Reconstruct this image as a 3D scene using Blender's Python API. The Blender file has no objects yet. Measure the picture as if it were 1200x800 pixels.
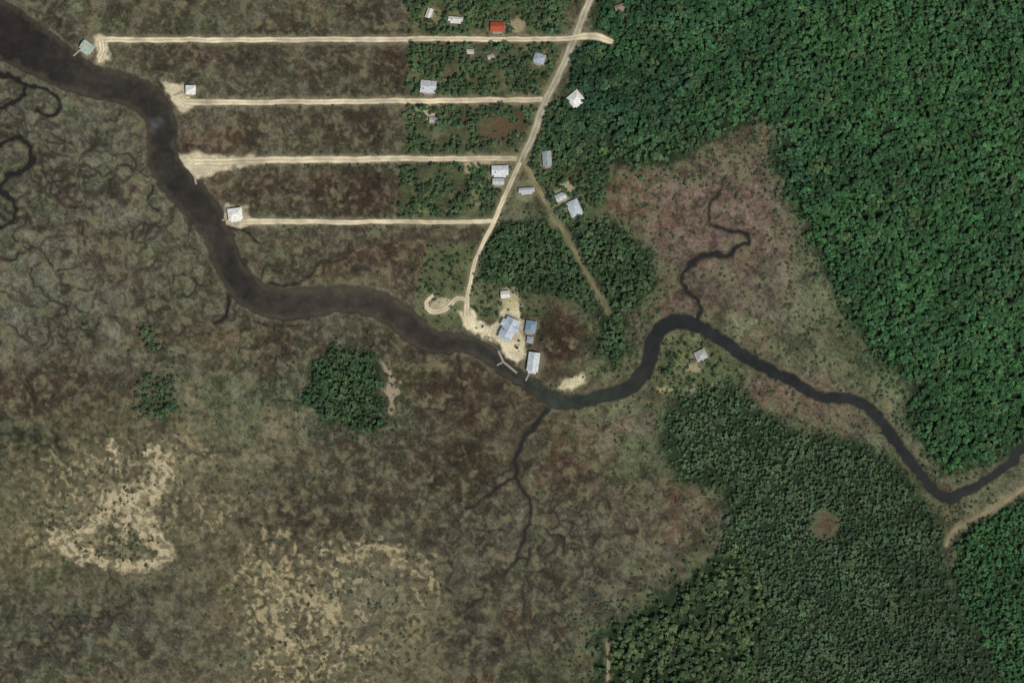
import bpy, math, random
import numpy as np
from mathutils import Vector
random.seed(7); RNG=np.random.default_rng(11)
sc=bpy.context.scene
# ------------------------------------------------------------------ helpers
K=np.array([1.08,1.10,1.22])
def lin(c):
    c=np.asarray(c,dtype=np.float32)/255.0
    return np.where(c<=0.04045,c/12.92,((c+0.055)/1.055)**2.4)
def alb(c): return np.clip(lin(c)/(K*1.06),0.002,0.85)
_tabs={}
def perlin(x,y,seed=0):
    if seed not in _tabs:
        r=np.random.default_rng(seed+100); p=r.permutation(256); a=r.random(256)*2*np.pi
        _tabs[seed]=(np.concatenate([p,p]),np.cos(a).astype(np.float32),np.sin(a).astype(np.float32))
    p,gx,gy=_tabs[seed]
    xf=np.floor(x); yf=np.floor(y); xi=xf.astype(np.int64)&255; yi=yf.astype(np.int64)&255
    fx=(x-xf).astype(np.float32); fy=(y-yf).astype(np.float32)
    u=fx*fx*fx*(fx*(fx*6-15)+10); v=fy*fy*fy*(fy*(fy*6-15)+10)
    def g(i,j,dx,dy):
        h=p[p[(xi+i)&255]+((yi+j)&255)]
        return gx[h]*dx+gy[h]*dy
    a=g(0,0,fx,fy); b=g(1,0,fx-1,fy); c=g(0,1,fx,fy-1); d=g(1,1,fx-1,fy-1)
    return 1.5*((a*(1-u)+b*u)*(1-v)+(c*(1-u)+d*u)*v)
def fbm(x,y,s,seed=0,o=3):
    t=0;a=1;n=0
    for i in range(o):
        t=t+a*perlin(x/s+17.3*i,y/s-9.1*i,seed+i); n+=a; a*=0.55; s=s/2.03
    return t/n
def sst(a,b,x):
    t=np.clip((x-a)/(b-a),0,1); return t*t*(3-2*t)
def catmull(pts,step=6):
    P=[np.array(p,float) for p in pts]; P=[2*P[0]-P[1]]+P+[2*P[-1]-P[-2]]; out=[]
    for i in range(1,len(P)-2):
        a,b,c,d=P[i-1:i+3]; L=np.hypot(*(c-b)[:2]); n=max(1,int(L/step))
        for k in range(n):
            t=k/n
            out.append(0.5*((2*b)+(c-a)*t+(2*a-5*b+4*c-d)*t*t+(-a+3*b-3*c+d)*t**3))
    out.append(P[-2]); return np.array(out)
def polysdf(poly,x,y):
    poly=np.array(poly,float); d=np.full(x.shape,1e9); ins=np.zeros(x.shape,bool)
    n=len(poly)
    for i in range(n):
        ax,ay=poly[i]; bx,by=poly[(i+1)%n]
        ex,ey=bx-ax,by-ay; t=np.clip(((x-ax)*ex+(y-ay)*ey)/(ex*ex+ey*ey+1e-9),0,1)
        d=np.minimum(d,np.hypot(x-ax-t*ex,y-ay-t*ey))
        c=((ay>y)!=(by>y))&(x<(bx-ax)*(y-ay)/((by-ay) if by!=ay else 1e-9)+ax)
        ins^=c
    return np.where(ins,-d,d)
# ------------------------------------------------------------------ layout data (metres, origin = NW corner)
RIVER=catmull([(-400,-160,60),(-30,18,60),(0,36,60),(40,58,54),(75,80,46),(110,96,36),(145,104,36),(172,118,35),(188,140,34),(190,170,34),(195,195,36),(215,222,38),(238,246,36),(254,275,32),(268,310,31),(290,340,34),(325,356,35),(365,354,34),(400,350,29),(440,356,31),(468,371,30),(490,390,30),(515,402,24),(545,402,19),(570,414,19),(595,435,15),(625,452,15),(648,468,18),(672,471,14),(705,464,14),(738,453,16),(757,430,17),(766,400,17),(778,382,17),(795,376,16),(820,383,15),(850,402,13),(890,428,13),(930,447,12),(960,464,11),(1000,468,11),(1025,485,11),(1048,515,12),(1070,545,11),(1092,572,11),(1110,583,12),(1135,574,9),(1165,555,8.5),(1188,540,8.5),(1230,515,9),(1600,420,9)])
CREEKS=[
 [(814,378,5),(822,358,5),(806,342,4.6),(799,325,4.2),(812,306,4.5),(835,297,5),(852,301,5.5),(862,290,5),(877,284,4.2),(870,272,3.8),(850,268,3.3),(833,260,3),(829,245,2.6),(842,225,2.2),(850,205,1.5)],
 [(645,474,6),(630,494,5),(612,512,4.6),(606,535,4),(602,558,3.6),(608,566,3),(616,578,3),(622,600,2.8),(612,630,2.6),(606,655,2.6),(592,670,2.4)],
 [(602,558,3.4),(582,572,3),(562,588,2.6),(545,596,2.4)],
 [(-60,70,5),(0,86,6),(22,96,5),(30,110,5),(12,122,5),(0,126,5)],
 [(30,100,4),(52,106,4),(72,120,3),(60,134,3),(40,128,3)],
 [(-40,175,5),(0,170,5),(22,160,5),(36,176,5),(34,196,5),(12,206,5),(0,222,5),(18,240,4),(10,262,3),(-30,270,3)],
 [(285,325,4),(300,332,3),(330,334,2.5),(352,330,2.2),(366,320,2),(372,308,1.8),(392,306,1.5),(412,296,1)],
 [(262,262,3.5),(285,270,2.5),(300,284,2.2),(310,282,1.5)],
 [(270,345,4),(262,372,3),(250,380,1.5)],
]
CREEKS=[catmull(c,4) for c in CREEKS]
GUT=[ # mud guts (dry, narrow)
 [(545,596,2.4),(536,604,2.2),(528,618,1.4)],[(592,670,2.4),(576,686,2.4),(556,705,2.2),(530,725,2),(510,745,1.4)],
 [(622,600,2),(650,585,1.6),(680,600,1)],[(620,640,1.8),(612,700,1.8),(618,750,1.6),(625,800,1.2)],
 [(585,574,2),(560,560,1.6),(545,565,1)],[(1112,628,4.5),(1112,650,5.5),(1117,685,4.5),(1128,712,3),(1134,728,1.5)],
 [(180,222,3),(172,236,3),(190,250,2),(184,262,1.2)],[(300,375,3),(330,382,2.4),(360,380,1.2)],[(480,412,3),(500,424,2.4),(530,432,1.2)],
 [(95,268,2.4),(104,300,2.4),(120,320,1.8),(108,335,1)],[(640,466,2.2),(600,474,2),(560,480,1.6),(530,500,1)],[(70,28,4),(60,10,3),(80,-10,2)],
]
GUT=[catmull(c,4) for c in GUT]
gr=np.random.default_rng(5)
def walk(x,y,a,w,n,depth):
    pts=[(x,y,w)];a0=a;ph=gr.random()*6.28;fr=gr.uniform(.22,.6);am=gr.uniform(.6,1.35)
    for i in range(n):
        aa=a0+am*math.sin(ph+i*fr)+gr.normal(0,.18);a0+=gr.normal(0,.05)
        x+=3.2*math.cos(aa);y+=3.2*math.sin(aa);pts.append((x,y,max(.8,w*(1-i/n*.7))))
        if depth<2 and gr.random()<.05 and i>2: walk(x,y,aa+gr.choice([-1,1])*gr.uniform(.7,1.4),w*(1-i/n*.6)*.75,int(n*.5),depth+1)
    GUT.append(np.array(pts))
for (x,y,a,w,n) in [(30,75,1.8,3,40),(140,128,2.2,2.8,46),(172,200,2.9,2.6,46),(205,240,2.4,2.6,44),(252,310,2.8,2.6,50),(275,355,2.2,2.4,36),
  (320,377,1.5,2.4,30),(430,372,1.7,2.2,22),(0,150,.3,3,40),(0,300,.2,2.6,46),(0,20,1,2,20),(10,120,1.2,3,46),(0,250,.1,3,40),(30,196,.5,3,34),(70,125,1.6,2.6,34),(0,345,.1,2.4,40),(0,390,-.1,2.2,36),
  (540,415,2,1.8,24),(606,530,2.6,2.2,40),(610,540,.3,2.2,34),(615,590,.4,2.2,40),(600,660,.6,2,40),(570,690,3,2.2,40),(560,700,1.6,2,40),(540,598,2.4,2.2,36),(0,760,-.3,2.2,50),(640,620,.7,1.8,36),
  (300,332,-.5,1.8,20),(395,306,-1,1.6,16),(620,600,1.2,2,44),(590,620,2.6,1.8,30),(40,200,.6,2.4,34),(60,730,.2,2,40),(470,520,2.2,1.8,36),(660,560,1.8,1.8,36),(690,640,2.0,1.8,36)]: walk(x,y,a,w,n,0)
ROADS=[
 ('dirt_road',[(118,47,8),(180,47,7),(300,47,7),(470,46,7),(600,46,7),(668,46,7)],'sand'),
 ('dirt_road',[(216,120,9),(300,120,7),(420,119,7),(520,118,7),(636,117,7)],'sand'),
 ('dirt_road',[(228,190,10),(300,188,9),(400,187,9),(500,186,7),(606,186,7)],'sand'),
 ('dirt_road',[(284,260,8),(400,260,6),(500,260,5.5),(577,260,5.5)],'sand'),
 ('main_road',[(720,-90,9),(697,-20,9),(690,4,9),(673,45,9),(655,85,9),(640,117,9),(626,155,9),(612,186,8)],'grey'),
 ('dirt_road',[(612,186,7),(598,215,6),(582,252,6),(566,285,5),(556,310,5),(551,330,5),(547,352,6),(547,370,9)],'sand'),
 ('dirt_track',[(612,186,6.5),(630,220,6),(655,262,5),(690,325,4),(716,368,3.4)],'track'),
 ('dirt_road',[(668,46,7),(690,42,9),(704,44,9),(718,50,6)],'sand'),
 ('dirt_track',[(1260,540,5),(1200,571,5),(1172,592,5),(1142,606,4.5),(1118,620,4),(1108,640,3)],'tan'),
 ('driveway',[(118,47,8),(120,58,8),(116,68,7)],'sand'),
 ('driveway',[(547,352,6),(536,350,6),(522,362,7),(505,364,7),(500,354,5),(508,346,4)],'sand'),
 ('footpath',[(711,752,4),(713,775,4),(712,830,4)],'tan'),
]
ROADS=[(n,catmull(p,4),c) for n,p,c in ROADS]
NE=[(703,-80),(700,20),(688,46),(672,80),(664,112),(645,132),(640,160),(655,185),(690,196),(716,190),(752,194),(790,186),(826,166),(856,150),(890,140),(916,150),(904,190),(926,228),(956,285),(976,330),(998,378),(1030,420),(1072,450),(1064,484),(1082,518),(1108,552),(1150,546),(1200,518),(1400,440),(1400,-80)]
SE1=[(776,486),(800,470),(830,452),(856,448),(880,478),(905,492),(950,512),(1000,520),(1048,540),(1088,596),(1104,620),(1106,660),(1120,712),(1156,768),(1190,860),(860,860),(900,740),(880,660),(850,645),(852,600),(846,572),(800,562),(782,530)]
SE3=[(850,640),(885,665),(905,740),(865,860),(690,860),(704,770),(700,742),(740,724),(795,690)]
SE2=[(1122,632),(1150,612),(1186,592),(1210,582),(1400,520),(1400,900),(1200,900),(1170,790),(1146,742),(1126,706),(1120,670)]
MID=[(578,268),(640,258),(662,288),(690,338),(700,362),(660,346),(612,338),(568,326),(564,300)]
MIDE=[(664,262),(716,262),(760,296),(768,330),(744,362),(722,362),(700,326)]
STRIP=[(706,372),(726,370),(736,410),(722,424),(704,416)]
ISL=[(378,418),(390,406),(412,412),(438,414),(444,440),(440,458),(450,480),(452,502),(432,500),(418,508),(396,490),(384,494),(366,478),(352,470),(366,452),(360,434)]
CL1=[(160,450),(176,436),(196,434),(208,450),(210,476),(198,492),(176,492),(158,480),(150,466)]; CL2=[(168,382),(188,378),(192,402),(178,414),(166,400)]
RES=[[(476,-60),(680,-60),(660,38),(480,40)],[(476,52),(660,52),(638,110),(478,112)],[(476,124),(632,124),(616,180),(470,182)],[(470,194),(604,194),(578,254),(468,256)],
     [(645,120),(690,130),(716,190),(712,240),(690,262),(656,258),(620,198)]]
LOTG=[(500,290),(555,280),(566,330),(612,338),(640,350),(640,372),(600,365),(560,380),(505,388),(488,360),(492,320)]
SEH=[(776,400),(800,392),(850,410),(862,440),(850,470),(776,466)]
LOT=[(536,364),(552,362),(572,384),(584,372),(594,352),(608,352),(612,372),(614,398),(616,416),(604,430),(592,416),(584,402),(562,392),(542,382)]
SPITS=[[(188,92),(200,98),(216,100),(226,116),(226,126),(214,134),(200,120)],[(204,180),(232,178),(268,184),(300,182),(302,194),(268,196),(240,210),(226,208),(208,192)],[(108,42),(126,42),(128,72),(112,76),(116,60)],
  [(262,240),(288,240),(292,264),(284,266),(264,262)],[(660,446),(684,438),(690,446),(668,458),(652,458)]]
H=[(103,56,16,12,-35,(186,200,188),'gable'),(224,106,12,11,0,(242,242,236),'hip'),(276,251,17,14,8,(245,245,240),'hip'),
 (502,102,19,15,-5,(204,212,214),'gable'),(508,141,10,7,0,(180,180,175),'gable'),(583,32,17,12,0,(172,84,54),'gable'),
 (534,23,18,6,-4,(222,222,216),'gable'),(632,69,14,12,-20,(170,180,194),'hip'),(551,61,9,6,0,(205,205,196),'gable'),(575,67,8,6,20,(180,183,182),'gable'),
 (674,116,17,15,40,(236,237,233),'hip'),(641,186,11,18,4,(164,174,176),'gable'),(586,200,20,12,0,(218,224,226),'gable'),(584,213,14,8,0,(195,203,204),'gable'),
 (617,223,19,6,5,(190,194,195),'gable'),(657,231,13,9,25,(198,205,208),'gable'),(673,244,15,19,25,(196,206,214),'hip'),
 (592,345,11,9,5,(226,226,220),'gable'),(597,384,17,24,-28,(188,200,210),'cross'),(622,383,13,15,-10,(134,154,170),'hip'),(625,424,14,23,-8,(206,214,219),'gable'),
 (821,416,14,12,25,(178,182,178),'hip'),(812,424,7,6,10,(120,110,95),'gable'),(503,16,12,7,70,(218,218,212),'gable'),(726,9,12,7,20,(150,135,115),'gable'),
 (621,398,8,8,-10,(160,170,176),'hip'),(560,238,8,6,10,(120,120,105),'gable'),(811,456,7,5,30,(130,125,110),'gable')]
# ------------------------------------------------------------------ terrain grid
far=[20000,9000,4000,2000,1100,500,250,150,90]
px=np.concatenate([-np.array(far),np.arange(-60,1260.1,1.15),1200+np.array(far[::-1])]).astype(np.float64)
py=np.concatenate([-np.array(far),np.arange(-50,850.1,1.15),800+np.array(far[::-1])]).astype(np.float64)
P,Q=np.meshgrid(px,py)
n_edge=fbm(P,Q,9,3,2)
w1=fbm(P,Q,60,10,3); w2=fbm(P,Q,60,20,3); w3=fbm(P,Q,16,30,2); w4=fbm(P,Q,16,40,2)
def linefield(lines,margin=40,X=P,Y=Q):
    D=np.full(P.shape,99.0)
    for L in lines:
        for a,b in zip(L[:-1],L[1:]):
            m=margin+max(a[2],b[2])/2
            i0,i1=np.searchsorted(px,[min(a[0],b[0])-m,max(a[0],b[0])+m]); j0,j1=np.searchsorted(py,[min(a[1],b[1])-m,max(a[1],b[1])+m])
            if i1<=i0 or j1<=j0: continue
            x=X[j0:j1,i0:i1]; y=Y[j0:j1,i0:i1]; ex,ey=b[0]-a[0],b[1]-a[1]
            t=np.clip(((x-a[0])*ex+(y-a[1])*ey)/(ex*ex+ey*ey+1e-9),0,1)
            d=np.hypot(x-a[0]-t*ex,y-a[1]-t*ey)-(a[2]+(b[2]-a[2])*t)/2
            D[j0:j1,i0:i1]=np.minimum(D[j0:j1,i0:i1],d)
    return D
cx=np.arange(-120,1321,4.0); cy=np.arange(-120,921,4.0); CX,CY=np.meshgrid(cx,cy)
def samp(F,x,y):
    u=np.clip((x-cx[0])/4,0,len(cx)-1.001); v=np.clip((y-cy[0])/4,0,len(cy)-1.001)
    i=u.astype(int); j=v.astype(int); a=u-i; b=v-j
    return (F[j,i]*(1-a)+F[j,i+1]*a)*(1-b)+(F[j+1,i]*(1-a)+F[j+1,i+1]*a)*b
PW=P+22*w1+6*w3; QW=Q+22*w2+6*w4
PS=P+5*w3+3*n_edge; QS=Q+5*w4-3*n_edge
wx_=P+5*w3+1.5*n_edge; wy_=Q+5*w4-1.5*n_edge
Driv=linefield([RIVER],60); Dcrk=linefield(CREEKS,20,wx_,wy_); Dgut=linefield(GUT,14,wx_,wy_)
Dw=np.minimum(Driv+2.8*n_edge+1.6*w3, Dcrk+0.4+1.0*n_edge)
Drd=linefield([r[1] for r in ROADS],30)
def poly(pl,f=4,off=0):
    return 1-sst(-f+off,f+off,samp(polysdf(pl,CX,CY),PS,QS))
def mixc(C,c,m):
    c=np.asarray(c,np.float32); return C+(c-C)*m[...,None]
C=np.zeros(P.shape+(3,),np.float32)+np.array([80,77,63],np.float32)
nA=fbm(P,Q,110,50,4)
C=mixc(C,(90,89,77),sst(-0.1,0.5,nA)*0.7); C=mixc(C,(64,57,47),sst(-0.1,-0.5,nA)*0.6)
BL=[(60,300,120,150,(94,94,82),.9),(150,230,60,60,(90,89,76),.8),(60,150,90,50,(88,87,75),.8),(20,215,40,50,(64,61,52),.6),(150,310,36,30,(80,66,55),.5),(100,280,30,30,(78,68,57),.4),(200,330,40,40,(88,85,71),.7),(90,390,70,40,(90,88,76),.7),
(230,390,80,30,(78,69,56),.7),(60,462,90,40,(60,51,42),.95),(200,370,50,30,(82,80,66),.5),(30,526,50,34,(40,44,33),1),(20,620,50,60,(88,88,60),.7),(100,690,80,30,(70,72,52),.6),(110,500,40,25,(66,58,44),.6),
(320,78,170,26,(71,67,55),.8),(240,62,50,14,(66,51,42),.5),(430,84,50,30,(56,50,40),.8),(300,25,180,16,(65,63,50),.7),(440,20,40,20,(56,52,41),.6),(50,0,60,20,(78,76,62),.7),
(250,162,60,20,(74,55,46),.7),(330,150,60,20,(74,67,55),.6),(420,150,60,24,(54,48,39),.85),(330,222,90,25,(64,54,44),.8),(415,225,60,25,(54,44,36),.85),
(350,298,60,18,(70,65,53),.7),(460,296,50,24,(70,55,46),.8),(430,320,50,10,(90,81,67),.6),(530,452,70,34,(57,47,38),.95),(590,480,50,30,(61,52,42),.8),
(280,470,70,50,(84,90,70),.9),(330,520,50,40,(90,89,70),.7),(400,540,60,30,(68,64,50),.6),(450,400,40,20,(66,56,46),.6),(330,410,40,24,(58,49,41),.8),
(540,550,60,50,(53,46,37),.9),(380,612,120,38,(54,49,41),1),(470,600,60,60,(60,56,46),.7),(570,650,110,60,(78,77,66),.85),(700,620,90,60,(84,82,70),.9),(770,600,60,40,(88,77,65),.6),
(820,580,40,20,(100,82,68),.7),(690,548,44,34,(70,53,44),.9),(730,502,55,34,(104,98,87),.95),(700,480,40,14,(92,100,72),.8),(740,545,40,25,(80,90,63),.7),(650,500,30,30,(68,61,48),.6),
(640,720,80,60,(70,67,56),.7),(560,750,60,50,(62,59,49),.7),(700,690,60,30,(80,76,64),.7),(640,790,50,30,(64,64,48),.5),(200,715,90,40,(76,75,65),.85),(70,745,90,50,(68,67,58),.85),(150,790,80,30,(78,76,60),.6),
(260,690,40,60,(84,80,60),.6),(160,500,60,40,(74,71,53),.6),(665,398,44,38,(54,43,33),1),(620,470,40,12,(72,66,52),.4),
(740,235,40,44,(100,82,58),.85),(850,250,120,100,(103,87,80),1),(800,330,40,50,(93,78,71),.9),(770,350,30,40,(88,76,66),.7),(900,350,80,60,(92,84,74),.85),(945,400,50,50,(86,90,69),.6),
(910,462,70,22,(104,84,76),.9),(970,490,60,24,(98,86,73),.8),(1050,440,40,44,(82,93,68),.7),(1010,400,30,50,(80,92,65),.6),(850,384,50,12,(108,116,84),.8),(955,300,22,70,(86,93,70),.7),
(730,405,40,40,(84,78,63),.8),(700,440,50,14,(88,90,68),.7),(800,170,60,14,(82,88,64),.4),(880,160,40,30,(94,87,70),.6),(640,210,50,70,(82,92,64),.7),(1000,560,90,20,(72,84,52),.5),(1150,590,50,14,(96,98,72),.8),(1100,600,30,30,(86,82,62),.7),
(810,430,50,30,(80,92,62),.9),(240,250,30,30,(84,80,66),.6),(470,345,40,12,(104,96,80),.7)]
for (x,y,rx,ry,c,s) in BL:
    C=mixc(C,c,s*np.exp(-(((PW-x)/rx)**2+((QW-y)/ry)**2)**1.4*0.75))
vein1=np.abs(perlin(PW/34,QW/34,61)); vein2=np.abs(perlin(PS/15+.3*w1,QS/15,62)); vein3=np.abs(perlin(PS/7.5,QS/7.5,63))
t1=fbm(P+4*w3,Q+4*w4,5,70,3); t2=fbm(P,Q,14,75,3); t3=fbm(P,Q,2.6,78,1); t4=fbm(PW,QW,34,82,3)
marshN=0.26*t1+0.28*t2+0.20*t3+0.40*t4
tex=np.ones(P.shape)+marshN
pt=sst(-.35,.25,fbm(P,Q,90,84,2))
tex*=1-0.22*sst(0.06,0.0,vein1)*sst(-.3,.2,t4+.2)-0.18*pt*sst(0.07,0.0,vein2)-0.11*pt*sst(0.10,0,vein3)
C=C*np.clip(tex,0.45,1.8)[...,None]
grey=sst(0.04,0.38,t2+0.5*t1+0.3*t4); lim=sst(560,480,P+0.0*Q)+0.6*sst(560,620,Q)
C=mixc(C,C*0+np.array([116,117,106],np.float32),(0.14+0.20*np.clip(lim,0,1))*grey)
C=mixc(C,C*np.array([1.05,0.86,0.80],np.float32),0.45*sst(0.15,0.5,fbm(PW,QW,48,90,3)))
C=mixc(C,C*np.array([0.92,1.06,0.88],np.float32),0.5*sst(0.05,0.4,fbm(PW,QW,38,95,3)))
pd=fbm(PW+6*n_edge,QW,30,101,3)
C=mixc(C,(54,49,41),0.50*sst(0.16,0.34,pd)*(P<860)); C=mixc(C,(40,38,33),0.55*sst(0.36,0.44,pd+.1*t1)*(P<760))
C=mixc(C,(58,50,41),0.40*sst(0.14,0.30,fbm(PS,QS,13,104,3)+.25*t4)*(P<900))
# mud guts
gfade=.55+.45*sst(-.3,.2,fbm(P,Q,50,86,2))
gm_=sst(1.2,-0.5,Dgut+0.6*n_edge)
C=mixc(C,(40,38,33),0.85*gm_*gfade); C=mixc(C,(54,50,42),0.35*sst(4.5,1,Dgut)*sst(-.3,.3,t2)); C=mixc(C,(112,108,94),0.22*sst(6,3.2,Dgut)*sst(1.2,3.0,Dgut)*sst(-.1,.3,t2))
# sand flats
def blob(x,y,rx,ry): return np.exp(-((PW-x)/rx)**2-((QW-y)/ry)**2)
nS=fbm(P+6*w3,Q+6*w4,20,110,3); nF=fbm(P,Q,9,115,2)
cell=fbm(PS,QS,7.5,121,2); cell2=fbm(PS+3,QS,15,123,3)
dots=sst(.16,.30,fbm(P+2*n_edge,Q,6.5,127,1))
def sand(field,c,th,amt=0.9,mode=0,nz=.5):
    global C
    t=field+nz*nS+0.40*nF
    m=sst(th,th+0.26,t)
    if mode==0: m=m*(1-0.8*sst(0.20,0.34,fbm(PS,QS,10,120,2)))*(0.85+0.35*t1)*(1-.55*dots)
    if mode==1:
        m=m*(0.08+0.92*sst(.14,-.06,cell))*(0.10+.90*sst(.18,-.04,cell2))*(0.9+.4*t1)
    C=mixc(C,(104,99,77),sst(th-0.4,th+.05,t)*0.5*(1-.6*dots)); C=mixc(C,np.array(c,np.float32),np.clip(m*amt,0,1))
    if mode==1: C=mixc(C,(62,60,47),.6*sst(th-.1,th+.1,t)*dots)
def cline(pts):
    D=np.full(CX.shape,1e9)
    for a,b in zip(pts[:-1],pts[1:]):
        ex,ey=b[0]-a[0],b[1]-a[1];t=np.clip(((CX-a[0])*ex+(CY-a[1])*ey)/(ex*ex+ey*ey),0,1);D=np.minimum(D,np.hypot(CX-a[0]-t*ex,CY-a[1]-t*ey))
    return D
def band(pts,r): return 1.15*np.exp(-(samp(cline(pts),PS+8*w3,QS+8*w4)/r)**2)
sand(np.maximum.reduce([blob(125,585,135,96)*0.80,blob(40,640,60,40)*0.65,blob(210,530,60,40)*0.7,blob(245,600,60,50)*.65]),(154,142,112),0.38,0.85,1)
S=np.maximum.reduce([band([(172,524),(192,536)],9),band([(190,545),(186,566),(170,590),(166,612),(182,632),(190,650)],18),band([(130,585),(155,582),(170,600),(150,612)],19),band([(62,628),(84,646),(120,658),(160,664),(188,656)],10),band([(84,632),(108,612),(130,598)],10),band([(130,540),(132,518)],7)])
sand(S,(182,169,139),0.60,0.95,0,.66)
ring=np.exp(-((np.hypot((PW-442)/58,(QW-694)/46)-1)/0.30)**2)
sand(np.maximum.reduce([blob(385,722,120,98)*0.88,ring*0.88*(PW>340),blob(325,690,60,75)*0.88,blob(420,645,80,22)*.9,blob(345,775,65,55)*.9]),(164,150,118),0.36,0.9,1)
sand(np.maximum.reduce([band([(448,640),(468,650),(464,664)],8),band([(318,668),(332,700),(322,730),(340,760)],10),band([(365,700),(390,712),(385,740)],10),band([(400,655),(430,648)],8)]),(170,156,124),0.62,0.85,0,.75)
sand(blob(480,750,50,60)*0.65,(128,117,90),0.44,0.7,1)
C=mixc(C,(100,99,86),0.75*blob(442,694,32,26)*(0.7+0.4*t1)); C=mixc(C,(62,62,52),0.6*blob(430,740,30,10))
sand(np.maximum.reduce([blob(228,480,12,44)*0.8,blob(330,506,18,28)*0.8,blob(300,540,50,26)*0.6]),(130,120,96),0.48,0.75)
sand(np.maximum(band([(452,428),(460,445),(460,462),(456,480)],7),0),(150,138,119),0.6,0.8,2)
sand(np.maximum(blob(508,426,22,8),blob(300,410,30,8))*0.6,(120,108,88),0.5,0.5,2)
C=mixc(C,(114,109,92),0.5*sst(7,1.5,Dw)*sst(-0.25,0.3,fbm(P,Q,45,130,2))*(Driv<12))
C=mixc(C,(50,46,39),0.6*sst(3.5,0.5,Dw))
for pl in RES:
    m=poly(pl,3)
    C=mixc(C,np.array([70,78,54],np.float32)*(1+.7*marshN[...,None]),0.85*m)
    C=mixc(C,(120,112,88),0.5*m*sst(0.12,0.4,fbm(P,Q,24,140,3)))
    C=mixc(C,(74,63,48),0.5*m*sst(0.15,0.4,fbm(P,Q,30,145,3)))
C=mixc(C,(84,64,52),0.8*blob(582,150,24,14)); C=mixc(C,(76,78,56),.6*blob(500,240,20,14))
for pl in (LOTG,SEH): C=mixc(C,np.array([86,93,66],np.float32)*(1+.6*marshN[...,None]),0.8*poly(pl,5))
# forest floor and ecotone
sdf=np.full(CX.shape,1e9)
for pl in (NE,SE1,SE2,SE3,MID,MIDE,STRIP,ISL): sdf=np.minimum(sdf,polysdf(pl,CX,CY))
SF=samp(sdf,PS,QS); SFw=samp(sdf,PW,QW)
eco=np.exp(-np.maximum(SFw,0)/16)*(Drd>8)*(P>640)
C=mixc(C,np.array([74,86,60],np.float32)*(1+.7*marshN[...,None]),0.7*eco*sst(-.3,.2,t2+.3*t4))
forestM=1-sst(-4,9,SF+10*t2)
clr=np.hypot(PS-967,QS-615)+5*w3
forestM*=sst(15,22,clr)
C=mixc(C,np.array([34,48,31],np.float32)*(1+.6*marshN[...,None]),0.90*forestM)
C=mixc(C,(96,88,68),0.75*sst(21,13,clr)*(.7+.5*t2)); C=mixc(C,(76,60,52),0.6*sst(9,4,clr))
sh=sst(5.5,-1,Drd+4.5*fbm(P,Q,12,150,3))
C=mixc(C,(140,131,107),0.5*sh)
sandc=np.array([208,196,168],np.float32)*(1+0.18*t2[...,None]+0.10*t1[...,None])
C=mixc(C,sandc,0.92*poly(LOT,2.5))
for pl in SPITS: C=mixc(C,sandc*0.97,0.85*poly(pl,2.5))
C=mixc(C,sandc*0.92,0.7*sst(1.3,.8,np.hypot((PS-518)/12,(QS-357)/7)))
for (x,y,w,l,a,rc,k) in H:
    d=np.hypot(PS-x,QS-y)-max(w,l)*0.62
    C=mixc(C,(136,129,104),0.5*sst(5,-2,d))
for (x,y,rx,ry,c) in [(500,132,14,9,(186,174,146)),(606,30,12,10,(150,140,114)),(736,18,12,7,(148,130,106)),(665,222,9,8,(165,155,128)),(508,20,10,14,(120,112,86)),(560,192,16,5,(170,156,126)),(598,350,12,14,(170,160,126)),(655,236,12,14,(150,144,118)),(812,430,10,6,(150,140,114)),(840,452,8,4,(135,125,98)),(560,222,8,20,(120,120,86)),(550,200,8,5,(150,140,112)),(495,240,10,12,(104,110,78)),(780,456,10,3,(150,138,108)),(798,420,5,10,(110,112,76))]:
    C=mixc(C,c,0.85*sst(1.3,0.7,np.hypot((PS-x)/rx,(QS-y)/ry)))
C=mixc(C,(44,40,32),sst(1.0,-1.5,Dw))
A=np.clip(lin(np.clip(C,8,235))/K,0.003,0.8)
# ------------------------------------------------------------------ terrain height
Z=0.14*t1+0.12*t2+0.12*t3+0.25
Z-=0.22*pt*sst(.1,0,vein2)+0.15*sst(.12,0,vein1)
Z=np.maximum(Z,-.28)
Z+=0.5*forestM*(0.5+t2)
flat=np.maximum(sst(9,3,Drd),0)
for (x,y,w,l,a,rc,k) in H: flat=np.maximum(flat,sst(8,1,np.hypot(P-x,Q-y)-max(w,l)*0.6))
Z=Z-0.45*gm_
Z=Z*(1-flat)+0.30*flat
Z=Z-2.4*sst(1.0,-2.0,Dw)
nx,ny=len(px),len(py)
co=np.stack([P-600,400-Q,Z],-1).reshape(-1,3).astype(np.float32)
idx=np.arange(nx*ny).reshape(ny,nx)
quads=np.stack([idx[:-1,:-1],idx[1:,:-1],idx[1:,1:],idx[:-1,1:]],-1).reshape(-1,4)
def npmesh(name,co,quads,smooth=True):
    me=bpy.data.meshes.new(name); n=len(quads); k=quads.shape[1]
    me.vertices.add(len(co)); me.vertices.foreach_set('co',co.astype(np.float32).ravel())
    me.loops.add(n*k); me.loops.foreach_set('vertex_index',quads.ravel().astype(np.int32))
    me.polygons.add(n); me.polygons.foreach_set('loop_start',np.arange(0,n*k,k,dtype=np.int32))
    me.polygons.foreach_set('use_smooth',np.full(n,smooth,dtype=bool))
    me.update(calc_edges=True); return me
def addcol(me,cols,name='Col'):
    a=me.color_attributes.new(name,'FLOAT_COLOR','POINT')
    c=np.ones((len(cols),4),np.float32); c[:,:3]=cols; a.data.foreach_set('color',c.ravel())
def link(name,me,parent=None):
    o=bpy.data.objects.new(name,me); sc.collection.objects.link(o)
    if parent: o.parent=parent
    return o
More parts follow.
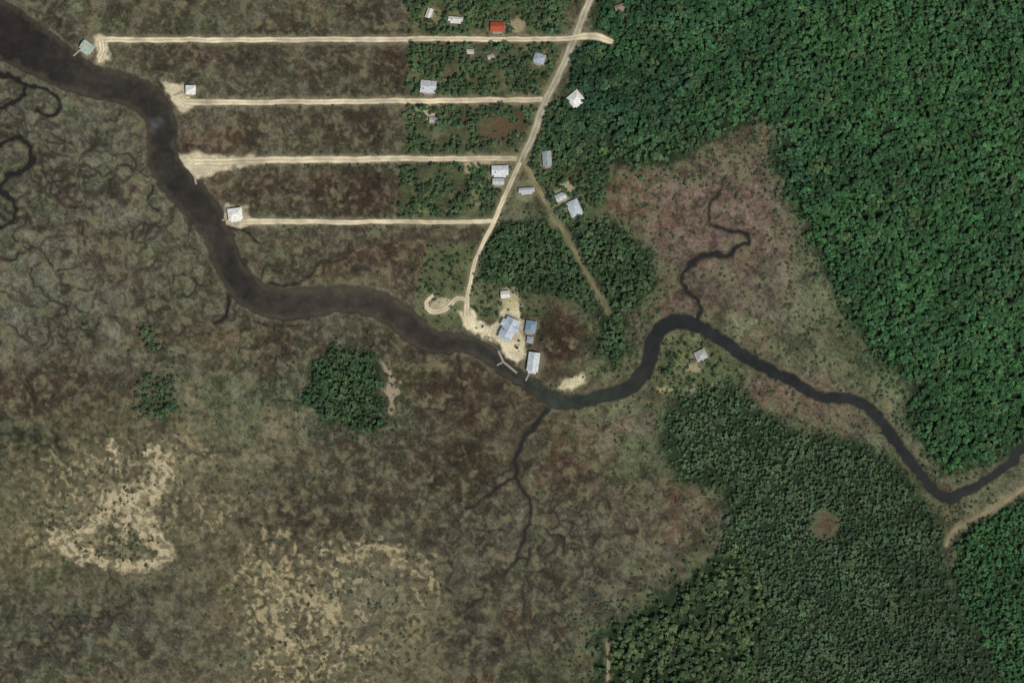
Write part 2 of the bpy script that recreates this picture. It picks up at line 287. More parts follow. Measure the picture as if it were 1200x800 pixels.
# ------------------------------------------------------------------ materials
def mat_attr(name,rough=0.95,scale=0.6,amt=0.35,bump=0.3,spec=0.1,fine=3.0):
    m=bpy.data.materials.new(name); m.use_nodes=True; nt=m.node_tree; b=nt.nodes['Principled BSDF']
    b.inputs['Roughness'].default_value=rough; b.inputs['Specular IOR Level'].default_value=spec
    at=nt.nodes.new('ShaderNodeAttribute'); at.attribute_name='Col'
    ge=nt.nodes.new('ShaderNodeNewGeometry')
    n1=nt.nodes.new('ShaderNodeTexNoise'); n1.inputs['Scale'].default_value=scale; n1.inputs['Detail'].default_value=4; n1.inputs['Roughness'].default_value=.65
    nt.links.new(ge.outputs['Position'],n1.inputs['Vector'])
    mr=nt.nodes.new('ShaderNodeMapRange'); mr.inputs[1].default_value=.3; mr.inputs[2].default_value=.7; mr.inputs[3].default_value=1-amt; mr.inputs[4].default_value=1+amt
    nt.links.new(n1.outputs['Fac'],mr.inputs[0])
    mx=nt.nodes.new('ShaderNodeVectorMath'); mx.operation='SCALE'
    nt.links.new(at.outputs['Color'],mx.inputs[0]); nt.links.new(mr.outputs[0],mx.inputs['Scale']); nt.links.new(mx.outputs[0],b.inputs['Base Color'])
    bp=nt.nodes.new('ShaderNodeBump'); bp.inputs['Strength'].default_value=bump; bp.inputs['Distance'].default_value=.3
    n2=nt.nodes.new('ShaderNodeTexNoise'); n2.inputs['Scale'].default_value=fine*.3; n2.inputs['Detail'].default_value=3
    nt.links.new(ge.outputs['Position'],n2.inputs['Vector']); nt.links.new(n2.outputs['Fac'],bp.inputs['Height']); nt.links.new(bp.outputs[0],b.inputs['Normal'])
    return m
def mat_plain(name,c,rough=.7,metal=0,amt=.12,scale=1.2,stripe=None):
    m=bpy.data.materials.new(name); m.use_nodes=True; nt=m.node_tree; b=nt.nodes['Principled BSDF']
    b.inputs['Roughness'].default_value=rough; b.inputs['Metallic'].default_value=metal; b.inputs['Specular IOR Level'].default_value=.25
    tc=nt.nodes.new('ShaderNodeTexCoord'); n=nt.nodes.new('ShaderNodeTexNoise'); n.inputs['Scale'].default_value=scale; n.inputs['Detail'].default_value=5
    nt.links.new(tc.outputs['Object'],n.inputs['Vector'])
    rp=nt.nodes.new('ShaderNodeValToRGB'); c=np.array(c[:3])
    rp.color_ramp.elements[0].position=.3; rp.color_ramp.elements[1].position=.7
    rp.color_ramp.elements[0].color=(*np.clip(c*(1-amt*2),0,1),1); rp.color_ramp.elements[1].color=(*np.clip(c*(1+amt),0,1),1)
    nt.links.new(n.outputs['Fac'],rp.inputs[0])
    nt.links.new(rp.outputs[0],b.inputs['Base Color'])
    if stripe:
        w=nt.nodes.new('ShaderNodeTexWave'); w.bands_direction='X'; w.inputs['Scale'].default_value=stripe
        nt.links.new(tc.outputs['Object'],w.inputs['Vector']); bp=nt.nodes.new('ShaderNodeBump'); bp.inputs['Strength'].default_value=.5; bp.inputs['Distance'].default_value=.05
        nt.links.new(w.outputs['Fac'],bp.inputs['Height']); nt.links.new(bp.outputs[0],b.inputs['Normal'])
    return m
gm=mat_attr('marsh_ground_mat')
me=npmesh('ground',co,quads); addcol(me,A.reshape(-1,3)); me.materials.append(gm); link('ground',me)
# ------------------------------------------------------------------ river water
wm_=(Dw<3.5)
qm=(wm_[:-1,:-1]|wm_[1:,:-1]|wm_[1:,1:]|wm_[:-1,1:])
wq=quads.reshape(ny-1,nx-1,4)[qm]
u,inv=np.unique(wq,return_inverse=True)
wco=co[u].copy(); wco[:,2]=-0.62
WC=np.zeros(P.shape+(3,),np.float32)+np.array([47,43,37],np.float32)
WC=mixc(WC,(55,50,42),sst(250,380,P)*sst(560,450,P)); WC=mixc(WC,(40,43,37),sst(520,620,P)); WC=mixc(WC,(29,32,30),sst(720,790,P))
WC=mixc(WC,(42,37,32),sst(120,0,P))
WC=mixc(WC,(44,58,48),0.7*np.exp(-((P-675)/40)**2-((Q-470)/14)**2))
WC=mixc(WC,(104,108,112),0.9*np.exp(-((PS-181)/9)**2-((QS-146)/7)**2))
WC=WC*(1+0.26*t2+0.34*w1+.14*t1)[...,None]
WC=mixc(WC,(72,66,54),0.6*sst(-8,-1,Driv+5*n_edge+5*w3)*(Driv<3)*sst(700,560,P))
WC=mixc(WC,(32,30,27),0.8*(Driv>3).astype(float))
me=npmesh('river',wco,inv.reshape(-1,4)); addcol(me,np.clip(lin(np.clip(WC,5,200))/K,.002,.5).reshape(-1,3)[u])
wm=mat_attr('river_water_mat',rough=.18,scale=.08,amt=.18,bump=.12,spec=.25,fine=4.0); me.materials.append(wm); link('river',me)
# ------------------------------------------------------------------ roads
rc={'sand':(206,194,167),'grey':(170,165,144),'track':(146,140,110),'tan':(148,138,112)}
rmat=mat_attr('sand_road_mat',scale=.5,amt=.14,bump=.2)
for ri,(name,L,ck) in enumerate(ROADS):
    vs=[];cs=[]; M=9
    for i in range(len(L)):
        a=L[max(i-1,0)][:2]; b=L[min(i+1,len(L)-1)][:2]; d=(b-a)/np.linalg.norm(b-a); nn=np.array([-d[1],d[0]])
        w=L[i][2]; base=np.array(rc[ck],float)
        if ck=='track': base=base+(np.array([98,100,70])-base)*min(1,i/len(L))*0.9
        for k in range(M):
            t=k/(M-1)*2-1
            jit=1+0.40*float(fbm(np.array([L[i][0]+50*np.sign(t)]),np.array([L[i][1]]),11,200,3)[0])
            wob=1.4*float(fbm(np.array([L[i][0]]),np.array([L[i][1]]),40,205,2)[0])
            p=L[i][:2]+nn*(t*w/2*jit+wob)
            tr=math.exp(-((abs(t)-.45)/.22)**2)
            f=0.85+0.18*tr-(0.12 if abs(t)>.9 else 0)
            f*=1+0.26*float(fbm(np.array([p[0]]),np.array([p[1]]),14,210,3)[0])
            f*=1+0.18*float(fbm(np.array([p[0]]),np.array([p[1]]),90,213,2)[0])
            c=base*f
            if abs(t)>.9: c=c*.6+np.array([100,94,70])*.4
            if abs(t)<.15 and ck in('track','tan'): c=c*.6+np.array([96,98,64])*.4
            vs.append((p[0]-600,400-p[1],0.36+0.02*ri+(-0.12 if k in(0,M-1) else 0))); cs.append(alb(c))
    n=len(L); ii=np.arange(n*M).reshape(n,M)
    q=np.stack([ii[:-1,:-1],ii[:-1,1:],ii[1:,1:],ii[1:,:-1]],-1).reshape(-1,4)
    v=np.array(vs,float)
    e1=v[q[0,1]]-v[q[0,0]]; e2=v[q[0,3]]-v[q[0,0]]
    if e1[0]*e2[1]-e1[1]*e2[0]<0: q=q[:,::-1]
    me=npmesh(name,v,q); addcol(me,np.array(cs)); me.materials.append(rmat); link(name,me)
# ------------------------------------------------------------------ vegetation prototypes
def leafmat(name,col=None):
    m=bpy.data.materials.new(name); m.use_nodes=True; nt=m.node_tree; b=nt.nodes['Principled BSDF']
    b.inputs['Roughness'].default_value=.8; b.inputs['Specular IOR Level'].default_value=.1
    c=nt.nodes.new('ShaderNodeAttribute'); c.attribute_name='Col'
    mx=nt.nodes.new('ShaderNodeVectorMath'); mx.operation='MULTIPLY'
    if col is None:
        a=nt.nodes.new('ShaderNodeAttribute'); a.attribute_type='INSTANCER'; a.attribute_name='tint'; nt.links.new(a.outputs['Color'],mx.inputs[0])
    else: mx.inputs[0].default_value=col
    nt.links.new(c.outputs['Color'],mx.inputs[1]); nt.links.new(mx.outputs[0],b.inputs['Base Color'])
    return m
LM=leafmat('foliage_instanced_mat')
BARK=mat_plain('bark_mat',(.10,.075,.055),.9)
def tree_mesh(name,kind,seed,leaf):
    r=np.random.default_rng(seed); V=[];F=[];Cc=[];MI=[]
    def tube(a,b,ra,rb,n=6):
        a=np.array(a,float);b=np.array(b,float);d=b-a;d/=np.linalg.norm(d)+1e-9
        u=np.cross(d,[0.3,0.9,0.2]);u/=np.linalg.norm(u);w=np.cross(d,u);s=len(V)
        for (c,rr) in((a,ra),(b,rb)):
            for k in range(n):
                t=2*np.pi*k/n;V.append(c+rr*(np.cos(t)*u+np.sin(t)*w));Cc.append((1,1,1))
        for k in range(n):F.append((s+k,s+(k+1)%n,s+n+(k+1)%n,s+n+k));MI.append(1)
    def leafq(c,nrm,s,col):
        nrm=nrm/(np.linalg.norm(nrm)+1e-9);u=np.cross(nrm,r.normal(size=3));u/=np.linalg.norm(u)+1e-9;w=np.cross(nrm,u)
        s0=len(V);a=s*r.uniform(.6,1.2);b=s*r.uniform(.6,1.2)
        for (x,y) in((-a,-b),(a,-b*.6),(a*.8,b),(-a*.7,b*.9)):
            V.append(c+x*u+y*w+nrm*r.uniform(-.15,.15)*s);Cc.append(col)
        F.append((s0,s0+1,s0+2,s0+3));MI.append(0)
    if kind=='oak':
        Ht=r.uniform(9,12);R=r.uniform(3.2,4.4);tube((0,0,-.5),(0,0,Ht*.45),.35,.22)
        nl=r.integers(7,12);ex=r.uniform(.7,1.3)
        for i in range(nl):
            a=r.uniform(0,2*np.pi);rad=R*r.uniform(.2,.85) if i else 0;cz=Ht*r.uniform(.55,.9) if i else Ht*.8
            c=np.array([rad*np.cos(a)*ex,rad*np.sin(a)/ex,cz]);lr=R*r.uniform(.24,.46)
            tube((0,0,Ht*.42),c,.16,.05,5)
            lc=r.uniform(.7,1.3)
            for k in range(34):
                d=r.normal(size=3);d/=np.linalg.norm(d);d[2]=abs(d[2])*1.0 if r.random()<.75 else d[2]
                p=c+d*lr*np.array([1,1,.7])*r.uniform(.5,1.3)
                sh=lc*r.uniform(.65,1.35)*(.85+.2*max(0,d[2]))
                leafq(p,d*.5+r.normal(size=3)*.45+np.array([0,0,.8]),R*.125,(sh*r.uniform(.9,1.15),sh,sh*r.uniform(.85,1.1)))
    elif kind=='pine':
        Ht=r.uniform(9,14);R=r.uniform(2.3,3.2);tube((0,0,-.5),(0,0,Ht*.95),.26,.06)
        z=Ht*.42
        while z<Ht:
            f=1-(z-Ht*.42)/(Ht*.6);n=6
            for k in range(n):
                a=r.uniform(0,2*np.pi);L=R*f**.7*r.uniform(.45,1.15)+.3;e=np.array([np.cos(a)*L,np.sin(a)*L,z+L*.12])
                tube((0,0,z),e,.06,.02,3)
                for j in range(5):
                    t=r.uniform(.45,1.05);p=np.array([0,0,z])*(1-t)+e*t+r.normal(size=3)*.25
                    sh=r.uniform(.6,1.35);leafq(p,np.array([e[0]*.2,e[1]*.2,1.3])+r.normal(size=3)*.4,.38,(sh,sh,sh))
            z+=Ht*.08
    else:
        R=1.3
        for k in range(5):
            a=r.uniform(0,6.28);tube((0,0,-.2),(np.cos(a)*.7,np.sin(a)*.7,1.0),.06,.02,4)
        for k in range(80):
            d=r.normal(size=3);d/=np.linalg.norm(d);d[2]=abs(d[2]);rr=R*r.uniform(.5,1.1)*(1+.3*np.sin(3*np.arctan2(d[1],d[0])+seed))
            sh=r.uniform(.6,1.35);leafq(np.array([0,0,.4])+d*rr*np.array([1,1,.8]),d+r.normal(size=3)*.5+np.array([0,0,.4]),.26,(sh,sh,sh))
    V=np.array(V);me=npmesh(name,V,np.array(F),False);addcol(me,np.clip(np.array(Cc),0,2))
    me.materials.append(leaf);me.materials.append(BARK);me.polygons.foreach_set('material_index',np.array(MI,np.int32));return me
def proto_coll(cname,kinds):
    c=bpy.data.collections.new(cname)
    for i,(k,s) in enumerate(kinds):
        o=bpy.data.objects.new(f'{cname}_{chr(97+i)}',tree_mesh(f'{cname}_{i}',k,s,LM)); c.objects.link(o)
    return c
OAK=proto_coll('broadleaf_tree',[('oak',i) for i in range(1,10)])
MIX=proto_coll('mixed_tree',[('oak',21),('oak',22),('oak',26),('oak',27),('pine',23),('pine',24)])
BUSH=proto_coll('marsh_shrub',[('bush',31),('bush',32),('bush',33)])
def instancer(name,pts,scl,tint,coll):
    N=len(pts);n=len(coll.objects)
    me=bpy.data.meshes.new(name);me.vertices.add(N);me.vertices.foreach_set('co',np.asarray(pts,np.float32).ravel());me.update()
    def at(nm,ty,arr,key):
        a=me.attributes.new(nm,ty,'POINT');a.data.foreach_set(key,np.asarray(arr).ravel())
    at('iscale','FLOAT_VECTOR',np.asarray(scl,np.float32),'vector')
    rot=np.zeros((N,3),np.float32);rot[:,2]=RNG.random(N)*6.283;rot[:,:2]=RNG.normal(0,.06,(N,2));at('irot','FLOAT_VECTOR',rot,'vector')
    at('iidx','INT',RNG.integers(0,n,N).astype(np.int32),'value')
    tc=np.ones((N,4),np.float32);tc[:,:3]=tint;at('tint','FLOAT_COLOR',tc,'color')
    o=link(name,me)
    ng=bpy.data.node_groups.new(name+'_nodes','GeometryNodeTree')
    ng.interface.new_socket('Geometry',in_out='INPUT',socket_type='NodeSocketGeometry');ng.interface.new_socket('Geometry',in_out='OUTPUT',socket_type='NodeSocketGeometry')
    gi=ng.nodes.new('NodeGroupInput');go=ng.nodes.new('NodeGroupOutput');ip=ng.nodes.new('GeometryNodeInstanceOnPoints');ci=ng.nodes.new('GeometryNodeCollectionInfo')
    ci.inputs['Collection'].default_value=coll;ci.inputs['Separate Children'].default_value=True;ci.inputs['Reset Children'].default_value=True
    ip.inputs['Pick Instance'].default_value=True
    def na(nm,ty):
        x=ng.nodes.new('GeometryNodeInputNamedAttribute');x.data_type=ty;x.inputs['Name'].default_value=nm;return next(s for s in x.outputs if s.enabled and s.name=='Attribute')
    L=ng.links.new
    L(gi.outputs[0],ip.inputs['Points']);L(ci.outputs[0],ip.inputs['Instance']);L(na('iscale','FLOAT_VECTOR'),ip.inputs['Scale']);L(na('irot','FLOAT_VECTOR'),ip.inputs['Rotation']);L(na('iidx','INT'),ip.inputs['Instance Index']);L(ip.outputs[0],go.inputs[0])
    md=o.modifiers.new('scatter','NODES');md.node_group=ng
    return o
def nearest(F,x,y):
    return F[np.clip(np.searchsorted(py,y),0,ny-1),np.clip(np.searchsorted(px,x),0,nx-1)]
def free(x,y,r,road=2.0):
    ok=(nearest(Dw,x,y)>2.0)&(nearest(Drd,x,y)>road)
    for (hx,hy,w,l,a,c,k) in H: ok&=np.hypot(x-hx,y-hy)>max(w,l)*0.5+r
    return ok
def jgrid(x0,x1,y0,y1,s):
    gx,gy=np.meshgrid(np.arange(x0,x1,s),np.arange(y0,y1,s*.9));gx=gx+ (np.arange(gx.shape[0])%2)[:,None]*s*.5
    gx=gx+RNG.uniform(-.6,.6,gx.shape)*s;gy=gy+RNG.uniform(-.6,.6,gx.shape)*s
    return gx.ravel(),gy.ravel()
def scatter(name,polys,s,tintf,smin,smax,coll,dens=lambda x,y:np.ones(len(x)),r=2.5,road=2.5,fe=5,warp=12,tall=1.0,inn=0):
    allp=np.concatenate([np.array(p) for p in polys]);x0,y0=np.maximum(allp.min(0)-25,[-60,-50]);x1,y1=np.minimum(allp.max(0)+25,[1260,850])
    x,y=jgrid(x0,x1,y0,y1,s)
    d=np.full(x.shape,1e9)
    wx=x+warp*fbm(x,y,20,300,4);wy=y+warp*fbm(x,y,20,310,4)
    for p in polys:d=np.minimum(d,polysdf(p,wx,wy))
    pin=1.0 if inn==0 else np.clip(.5+(-d)/inn*.5,0,1)
    pr=np.where(d<0,pin,0.42*np.exp(-np.maximum(d,0)/fe))*dens(x,y)
    ok=(RNG.random(len(x))<pr)&free(x,y,r,road);x=x[ok];y=y[ok];d=d[ok]
    sc_=RNG.uniform(smin,smax,len(x))*np.where(d>0,.6,1.0)*np.where(RNG.random(len(x))<.10,1.35,1)*(1+.35*fbm(x,y,28,305,2))
    S_=np.stack([sc_,sc_,sc_*RNG.uniform(.75,1.2,len(x))*tall],-1)
    t=tintf(x,y)*RNG.uniform(.72,1.34,(len(x),1))*(1+RNG.normal(0,.06,(len(x),3)))
    t*=(1+.45*fbm(x,y,14,306,2)+.40*fbm(x,y,60,308,3))[:,None]
    instancer(name,np.stack([x-600,400-y,np.full(len(x),.15)],-1),S_,np.clip(t,.005,.4),coll);return len(x)
def mixt(a,b,m):return np.array(a)[None]*(1-m[:,None])+np.array(b)[None]*m[:,None]
def tNE(x,y):
    m=np.clip(.45+.8*fbm(x,y,80,320,3)+.35*sst(850,1050,x)-.25*sst(850,700,x),0,1)
    t=mixt((.029,.068,.034),(.046,.118,.042),m)
    o=np.clip(sst(.2,.5,fbm(x,y,26,330,2))+.7*sst(130,190,y)*sst(930,880,x),0,1);t=t*(1-o[:,None])+np.array((.066,.116,.048))*o[:,None];return t
def tSE(x,y):
    m=np.clip(.5+1.0*fbm(x,y,60,340,3),0,1);t=mixt((.048,.088,.042),(.080,.122,.060),m)
    e=sst(1000,1100,x)[:,None];return t*(1-.25*e)
def tSE3(x,y):
    m=np.clip(.5+1.1*fbm(x,y,30,345,3),0,1);return mixt((.044,.080,.036),(.092,.130,.054),m)
def tMid(x,y):
    m=np.clip(.5+.9*fbm(x,y,30,350,3),0,1);return mixt((.042,.082,.038),(.072,.120,.052),m)
cnt={}
gap=lambda s,sd,a,lo=.2,hi=.45:(lambda x,y:np.clip(1.0-a*sst(lo,hi,fbm(x,y,s,sd,3)),0,1))
dNE=lambda x,y:np.clip(1.05-0.5*sst(.2,.45,fbm(x,y,16,360,2))-.35*sst(130,195,y)*sst(900,840,x),0,1)
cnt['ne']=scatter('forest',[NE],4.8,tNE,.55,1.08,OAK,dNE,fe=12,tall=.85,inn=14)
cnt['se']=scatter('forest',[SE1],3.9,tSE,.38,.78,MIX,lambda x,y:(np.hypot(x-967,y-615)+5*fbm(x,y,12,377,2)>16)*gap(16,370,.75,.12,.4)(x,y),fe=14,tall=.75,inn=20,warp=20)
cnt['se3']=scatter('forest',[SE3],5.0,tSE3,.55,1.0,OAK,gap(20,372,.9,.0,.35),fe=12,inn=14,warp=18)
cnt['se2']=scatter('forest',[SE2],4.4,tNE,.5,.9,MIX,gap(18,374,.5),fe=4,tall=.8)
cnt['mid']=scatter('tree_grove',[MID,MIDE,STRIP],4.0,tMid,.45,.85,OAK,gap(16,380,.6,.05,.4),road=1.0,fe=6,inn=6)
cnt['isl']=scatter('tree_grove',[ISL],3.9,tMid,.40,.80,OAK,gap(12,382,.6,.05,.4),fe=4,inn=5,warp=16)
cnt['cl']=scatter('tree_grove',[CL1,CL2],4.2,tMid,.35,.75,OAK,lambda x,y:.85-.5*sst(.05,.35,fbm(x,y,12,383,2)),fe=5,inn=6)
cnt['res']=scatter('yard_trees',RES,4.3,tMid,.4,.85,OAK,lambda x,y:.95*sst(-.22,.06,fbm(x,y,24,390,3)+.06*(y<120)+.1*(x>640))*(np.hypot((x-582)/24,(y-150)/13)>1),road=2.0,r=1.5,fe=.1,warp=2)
LM_=poly(LOT,2.5)
cnt['lot']=scatter('yard_trees',[LOTG,SEH],4.6,tMid,.3,.65,MIX,lambda x,y:.62*sst(-.2,.15,fbm(x,y,18,395,2))*(nearest(LM_,x,y)<.3)*(np.hypot(x-518,y-357)>9),road=1.5,r=1.5,fe=.1)
# marsh shrubs
x,y=jgrid(-50,1250,-40,840,3.6)
g=lambda cx_,cy_,rx,ry:np.exp(-((x-cx_)/rx)**2-((y-cy_)/ry)**2)
ne=samp(sdf,x,y)
edge=np.exp(-np.maximum(ne,0)/22)
nn=fbm(x,y,20,400,3)
dn=.65*edge*sst(-.15,.25,nn)+.35*g(430,512,60,22)*sst(0,.3,nn)+.4*g(470,480,30,20)+.5*g(148,634,30,14)+.4*g(120,600,90,60)*sst(-.1,.3,nn)+.35*g(400,710,90,80)*sst(-.1,.3,nn)+.25*g(500,330,30,30)+.5*g(940,350,60,130)*sst(-.1,.25,nn)+.4*g(1050,440,50,60)+.25*g(730,400,60,50)+.45*g(760,540,80,50)*sst(-.1,.3,nn)+.25*g(250,500,100,80)*sst(.1,.4,nn)+.4*g(780,430,40,40)+.35*g(850,160,90,50)+.4*g(700,720,50,30)+.5*g(1150,600,60,16)+.3*g(830,388,40,14)+.10*g(850,260,120,110)+.3*g(182,460,50,50)*sst(0,.3,nn)
for ry in (47,119,188,260):
    xs0={47:130,119:235,188:300,260:295}[ry]
    dn+=.30*(np.abs(np.abs(y-ry)-7)<3.5)*(x>xs0)*(x<640)*sst(-.05,.35,fbm(x,y*0+ry,30,410,2))
    dn+=.5*(np.abs(np.abs(y-ry)-7)<3)*(x>370)*(x<480)*(ry==188)
ok=(RNG.random(len(x))<dn)&free(x,y,0,1.5)&(ne>-4);x=x[ok];y=y[ok]
s=RNG.uniform(.5,1.5,len(x))**1.3;t=mixt((.048,.076,.040),(.085,.110,.060),RNG.random(len(x)))
instancer('marsh_shrubs',np.stack([x-600,400-y,np.full(len(x),.1)],-1),np.stack([s,s,s],-1),t,BUSH);cnt['shrub']=len(x)
x,y=jgrid(-50,1250,-40,840,4.6)
dn=.5*sst(-.05,.3,fbm(x,y,26,430,3))*(nearest(forestM,x,y)<.2)
ok=(RNG.random(len(x))<dn)&free(x,y,1,2.5);x=x[ok];y=y[ok]
s=RNG.uniform(.25,.7,len(x));b=nearest(A[...,0],x,y),nearest(A[...,1],x,y),nearest(A[...,2],x,y)
t=np.stack(b,-1)*RNG.uniform(.65,1.25,(len(x),1))
instancer('marsh_grass',np.stack([x-600,400-y,np.full(len(x),.1)],-1),np.stack([s,s,s*.5],-1),t,BUSH);cnt['grass']=len(x)
print('COUNTS',cnt)
lm1=leafmat('oak_leaf_mat',(.055,.098,.046)); lm2=leafmat('pine_leaf_mat',(.050,.090,.045))
oakm=[tree_mesh('oak_tree_mesh%d'%i,'oak',50+i,lm1) for i in range(3)]; pinem=[tree_mesh('pine_tree_mesh%d'%i,'pine',60+i,lm2) for i in range(3)]
TP=[(500,312),(509,306),(516,318),(526,304),(531,322),(520,336),(538,300),(543,334),(506,342),(515,346),(495,330),(560,345),(566,356),(575,364),(570,338),(582,338),(577,350),(610,342),(618,350),(611,362),(560,330),(534,340),(530,374),(514,378),(612,374),(636,400),(632,368),(606,408),
 (795,402),(804,432),(790,440),(832,428),(838,440),(806,405),(786,420),(846,424),(826,402),(798,450),(700,212),(648,205),(655,196),(688,232),(662,212)]
for i,(x,y) in enumerate(TP):
    k=random.random()<.5
    o=link('oak_tree' if k else 'pine_tree',random.choice(oakm if k else pinem)); s=random.uniform(.5,.85)
    o.location=(x-600,400-y,.2);o.scale=(s,s,s);o.rotation_euler=(0,0,random.random()*6.28)
# ------------------------------------------------------------------ houses
def mesh_py(name,v,f,mat,parent):
    me=bpy.data.meshes.new(name);me.from_pydata(v,[],f);me.materials.append(mat);me.validate();me.update();return link(name,me,parent)
def boxv(x0,x1,y0,y1,z0,z1):
    return [(x0,y0,z0),(x1,y0,z0),(x1,y1,z0),(x0,y1,z0),(x0,y0,z1),(x1,y0,z1),(x1,y1,z1),(x0,y1,z1)],[(0,3,2,1),(4,5,6,7),(0,1,5,4),(1,2,6,5),(2,3,7,6),(3,0,4,7)]
def boxes(name,bs,mat,parent):
    V=[];F=[]
    for b in bs:
        v,f=boxv(*b);n=len(V);V+=v;F+=[tuple(i+n for i in q) for q in f]
    return mesh_py(name,V,F,mat,parent)
WALLC=[(.62,.60,.55),(.45,.50,.52),(.55,.48,.38),(.35,.40,.36)]
wallm=[mat_plain('siding_mat%d'%i,c,.8,scale=.8) for i,c in enumerate(WALLC)]
glass=mat_plain('window_glass_mat',(.03,.04,.05),.1);trim=mat_plain('trim_mat',(.7,.7,.68),.6);wood=mat_plain('weathered_wood_mat',(.30,.26,.21),.85,scale=3);doorm=mat_plain('door_mat',(.18,.08,.05),.5);ventm=mat_plain('vent_mat',(.25,.25,.25),.5);brickm=mat_plain('chimney_brick_mat',(.28,.12,.08),.9,scale=4)
def gableroof(w,l,z,rise,ov,th=.18):
    X=w/2+ov;Y=l/2+ov;k=rise/(l/2);zb=z-ov*k
    v=[(-X,-Y,zb),(X,-Y,zb),(X,0,z+rise),(-X,0,z+rise),(X,Y,zb),(-X,Y,zb)]
    v2=[(a,b,c+th) for a,b,c in v];n=6
    f=[(n,n+1,n+2,n+3),(n+3,n+2,n+4,n+5),(0,3,2,1),(3,5,4,2),(0,1,n+1,n),(4,5,n+5,n+4),(1,2,n+2,n+1),(2,4,n+4,n+2),(5,3,n+3,n+5),(3,0,n,n+3)]
    return v+v2,f
def hiproof(w,l,z,rise,ov,th=.18):
    X=w/2+ov;Y=l/2+ov;r=max(.4,abs(w-l)/2+.6)
    if w>=l: rd=[(-r,0,z+rise),(r,0,z+rise)]
    else: rd=[(0,-r,z+rise),(0,r,z+rise)]
    b=[(-X,-Y,z),(X,-Y,z),(X,Y,z),(-X,Y,z)];t=[(x,y,zz+th) for x,y,zz in b]
    v=b+t+rd
    if w>=l: f=[(0,3,2,1),(4,5,9,8),(5,6,9),(6,7,8,9),(7,4,8)]
    else: f=[(0,3,2,1),(4,5,8),(5,6,9,8),(6,7,9),(7,4,8,9)]
    f+=[(0,1,5,4),(1,2,6,5),(2,3,7,6),(3,0,4,7)];return v,f
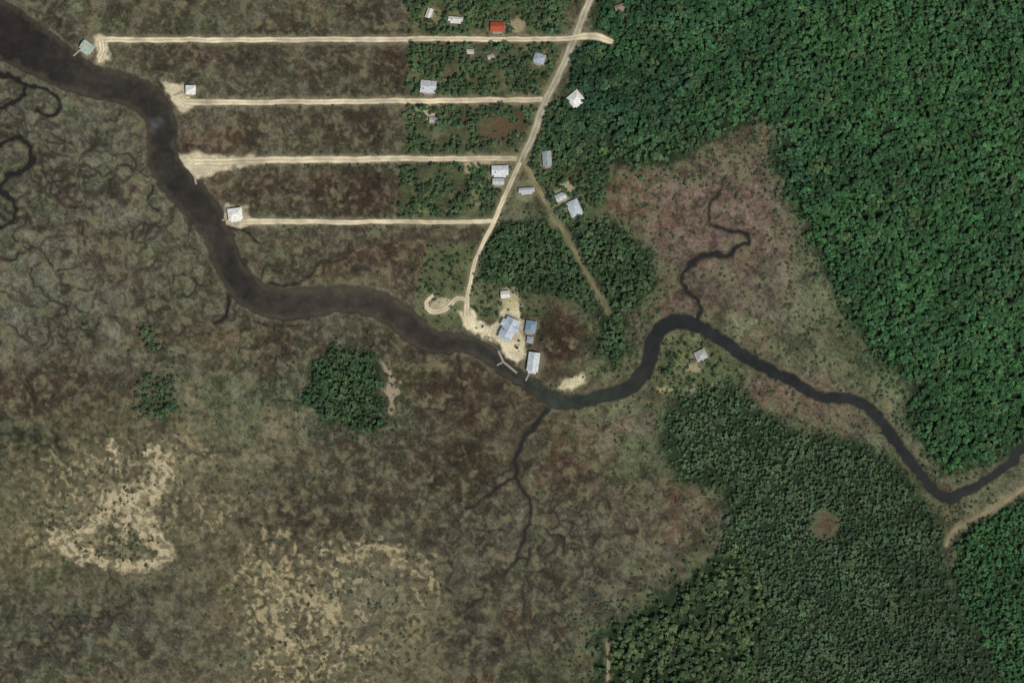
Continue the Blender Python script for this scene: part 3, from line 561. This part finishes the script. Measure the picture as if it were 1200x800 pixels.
def house(x,y,w,l,ang,rcol,kind,i):
    small=max(w,l)<11
    e=bpy.data.objects.new('shed' if small else ('stilt_house' if i in(0,1,2,18,20) else 'house'),None);sc.collection.objects.link(e)
    e.location=(x-600,400-y,.3);e.rotation_euler=(0,0,math.radians(ang))
    w-=1.6;l-=1.6
    stilt=2.4 if (not small and i in(0,1,2,18,20)) else .5; h=2.4 if small else 3.2; z0=stilt;z1=stilt+h
    sw=w<l and kind!='hip'
    rm=mat_plain('roof_metal_mat',np.clip(lin(rcol)*.76,0,.8)*np.array([1,.975,.90]),.6,0,.16,.4,stripe=1.2)
    wmt=wallm[i%4]
    boxes('walls',[(-w/2,w/2,-l/2,l/2,z0,z1)],wmt,e)
    boxes('foundation_posts',[(a-.15,a+.15,b-.15,b+.15,-.5,z0-.003) for a in np.linspace(-w/2+.3,w/2-.3,4) for b in np.linspace(-l/2+.3,l/2-.3,3)],wood,e)
    if kind=='hip': v,f=hiproof(w,l,z1+.01,min(w,l)*.27,.7)
    else:
        if sw:
            v,f=gableroof(l,w,z1+.01,w*.24,.6);v=[(-b,a,c) for a,b,c in v]
        else: v,f=gableroof(w,l,z1+.01,l*.24,.6)
    mesh_py('roof',v,f,rm,e)
    if kind!='hip':
        if sw: gv=[(-w/2,-l/2,z1),(w/2,-l/2,z1),(0,-l/2,z1+w*.24-.02),(-w/2,l/2,z1),(w/2,l/2,z1),(0,l/2,z1+w*.24-.02)];gf=[(0,1,2),(3,5,4)]
        else: gv=[(-w/2,-l/2,z1),(-w/2,l/2,z1),(-w/2,0,z1+l*.24-.02),(w/2,-l/2,z1),(w/2,l/2,z1),(w/2,0,z1+l*.24-.02)];gf=[(0,2,1),(3,4,5)]
        mesh_py('gable_ends',gv,gf,wmt,e)
    if kind=='cross':
        v,f=gableroof(w+7,l*.36,z1+.05,l*.18*.6,.4);v=[(a,b+l*.12,c) for a,b,c in v];mesh_py('cross_gable_roof',v,f,rm,e)
        boxes('wing_walls',[(-w/2-3.3,-w/2-.01,l*.12-l*.17,l*.12+l*.17,z0,z1),(w/2+.01,w/2+3.3,l*.12-l*.17,l*.12+l*.17,z0,z1)],wmt,e)
        v,f=gableroof(w*.9,l*.2,z1-.3,.8,.3);v=[(a,b-l*.6,c) for a,b,c in v];mesh_py('porch_roof',v,f,rm,e)
    win=[];fr=[];n=max(2,int(w/4))
    for a in np.linspace(-w/2+1.3,w/2-1.3,n):
        for sgn in(-1,1):
            y0=sgn*(l/2+.003);ya,yb=sorted((y0,y0+sgn*.05));win.append((a-.45,a+.45,ya,yb,z0+1,z0+2.1));ya,yb=sorted((y0,y0+sgn*.03))
            fr.append((a-.6,a-.46,ya,yb,z0+.9,z0+2.2));fr.append((a+.46,a+.6,ya,yb,z0+.9,z0+2.2))
    boxes('windows',win,glass,e);boxes('window_frames',fr,trim,e)
    xs=w/2+.004;boxes('door',[(xs,xs+.06,-.5,.5,z0+.02,z0+2.1)],doorm,e)
    boxes('steps',[(xs+.1+.3*k,xs+.4+.3*k,-.8,.8,-.3,z0-.1-(z0/5)*k) for k in range(5)],wood,e)
    if not small:
        zz=z1+min(w,l)*.1
        boxes('roof_vents',[(w*.2,w*.2+.4,l*.18,l*.18+.4,z1,zz+1.3),(-w*.25,-w*.25+.4,l*.15,l*.15+.4,z1,zz+1.2)],ventm,e)
        if i%3==0: boxes('chimney',[(-w*.3,-w*.3+.9,-l*.22-.5,-l*.22+.5,z1,z1+min(w,l)*.27+1)],brickm,e)
        boxes('porch_deck',[(-w*.35,w*.35,-l/2-2.6,-l/2-.01,z0-.25,z0-.05)],wood,e)
        if i%2==0 and kind!='cross':
            mesh_py('porch_roof',[(-w*.38,-l/2-2.8,z1-.9),(w*.38,-l/2-2.8,z1-.9),(w*.38,-l/2-.66,z1-.25),(-w*.38,-l/2-.66,z1-.25),(-w*.38,-l/2-2.8,z1-.8),(w*.38,-l/2-2.8,z1-.8),(w*.38,-l/2-.66,z1-.15),(-w*.38,-l/2-.66,z1-.15)],[(0,3,2,1),(4,5,6,7),(0,1,5,4),(1,2,6,5),(2,3,7,6),(3,0,4,7)],rm,e)
        boxes('porch_posts',[(a-.08,a+.08,-l/2-2.5,-l/2-2.34,-.4,z1-.9) for a in np.linspace(-w*.34,w*.34,4)],trim,e)
for i,h in enumerate(H): house(*h,i)
def dock(pts,w,name='wooden_dock'):
    e=bpy.data.objects.new(name,None);sc.collection.objects.link(e)
    for si,(a,b) in enumerate(zip(pts[:-1],pts[1:])):
        a=np.array([a[0]-600,400-a[1]]);b=np.array([b[0]-600,400-b[1]]);L=np.linalg.norm(b-a);d=(b-a)/L;ang=math.atan2(d[1],d[0])
        n=int(L/.35);pl=boxes('planks',[(k*.35,k*.35+.31,-w/2,w/2,.62+.01*si,.68+.01*si) for k in range(n)],wood,e)
        po=boxes('posts',[(t-.12,t+.12,s*(w/2+.13)-.12,s*(w/2+.13)+.12,-2.5,1.1) for t in np.arange(.3,L,3) for s in(-1,1)],wood,e)
        for o in(pl,po):o.location=(a[0],a[1],0);o.rotation_euler=(0,0,ang)
dock([(584,411),(590,424),(606,437)],2.4);dock([(590,424),(582,428)],1.8);dock([(622,434),(616,446)],2)
dock([(228,206),(230,216)],2.5);dock([(268,257),(260,258)],2);dock([(95,58),(86,66)],2);dock([(215,108),(203,112)],1.8)
# ------------------------------------------------------------------ light, sky, camera
w=bpy.data.worlds.new('World');sc.world=w;w.use_nodes=True;nt=w.node_tree
sk=nt.nodes.new('ShaderNodeTexSky');sk.sky_type='NISHITA';sk.sun_disc=False;sk.sun_elevation=math.radians(60);sk.sun_rotation=math.radians(135);sk.dust_density=2.0;sk.air_density=1.0
nt.links.new(sk.outputs[0],nt.nodes['Background'].inputs[0]);nt.nodes['Background'].inputs[1].default_value=.12
sl=bpy.data.lights.new('sun','SUN');sl.energy=3.1;sl.angle=math.radians(.5);sl.color=(1,.955,.885);so=bpy.data.objects.new('sun',sl);sc.collection.objects.link(so)
so.rotation_euler=(math.radians(30),0,math.radians(45))
cam=bpy.data.cameras.new('camera');co_=bpy.data.objects.new('camera',cam);sc.collection.objects.link(co_);sc.camera=co_
Hc=3600;co_.location=(0,0,Hc);cam.sensor_width=36;cam.lens=36*Hc/1200;cam.clip_start=10;cam.clip_end=60000
sc.view_settings.view_transform='Standard';sc.view_settings.look='None';sc.view_settings.exposure=0
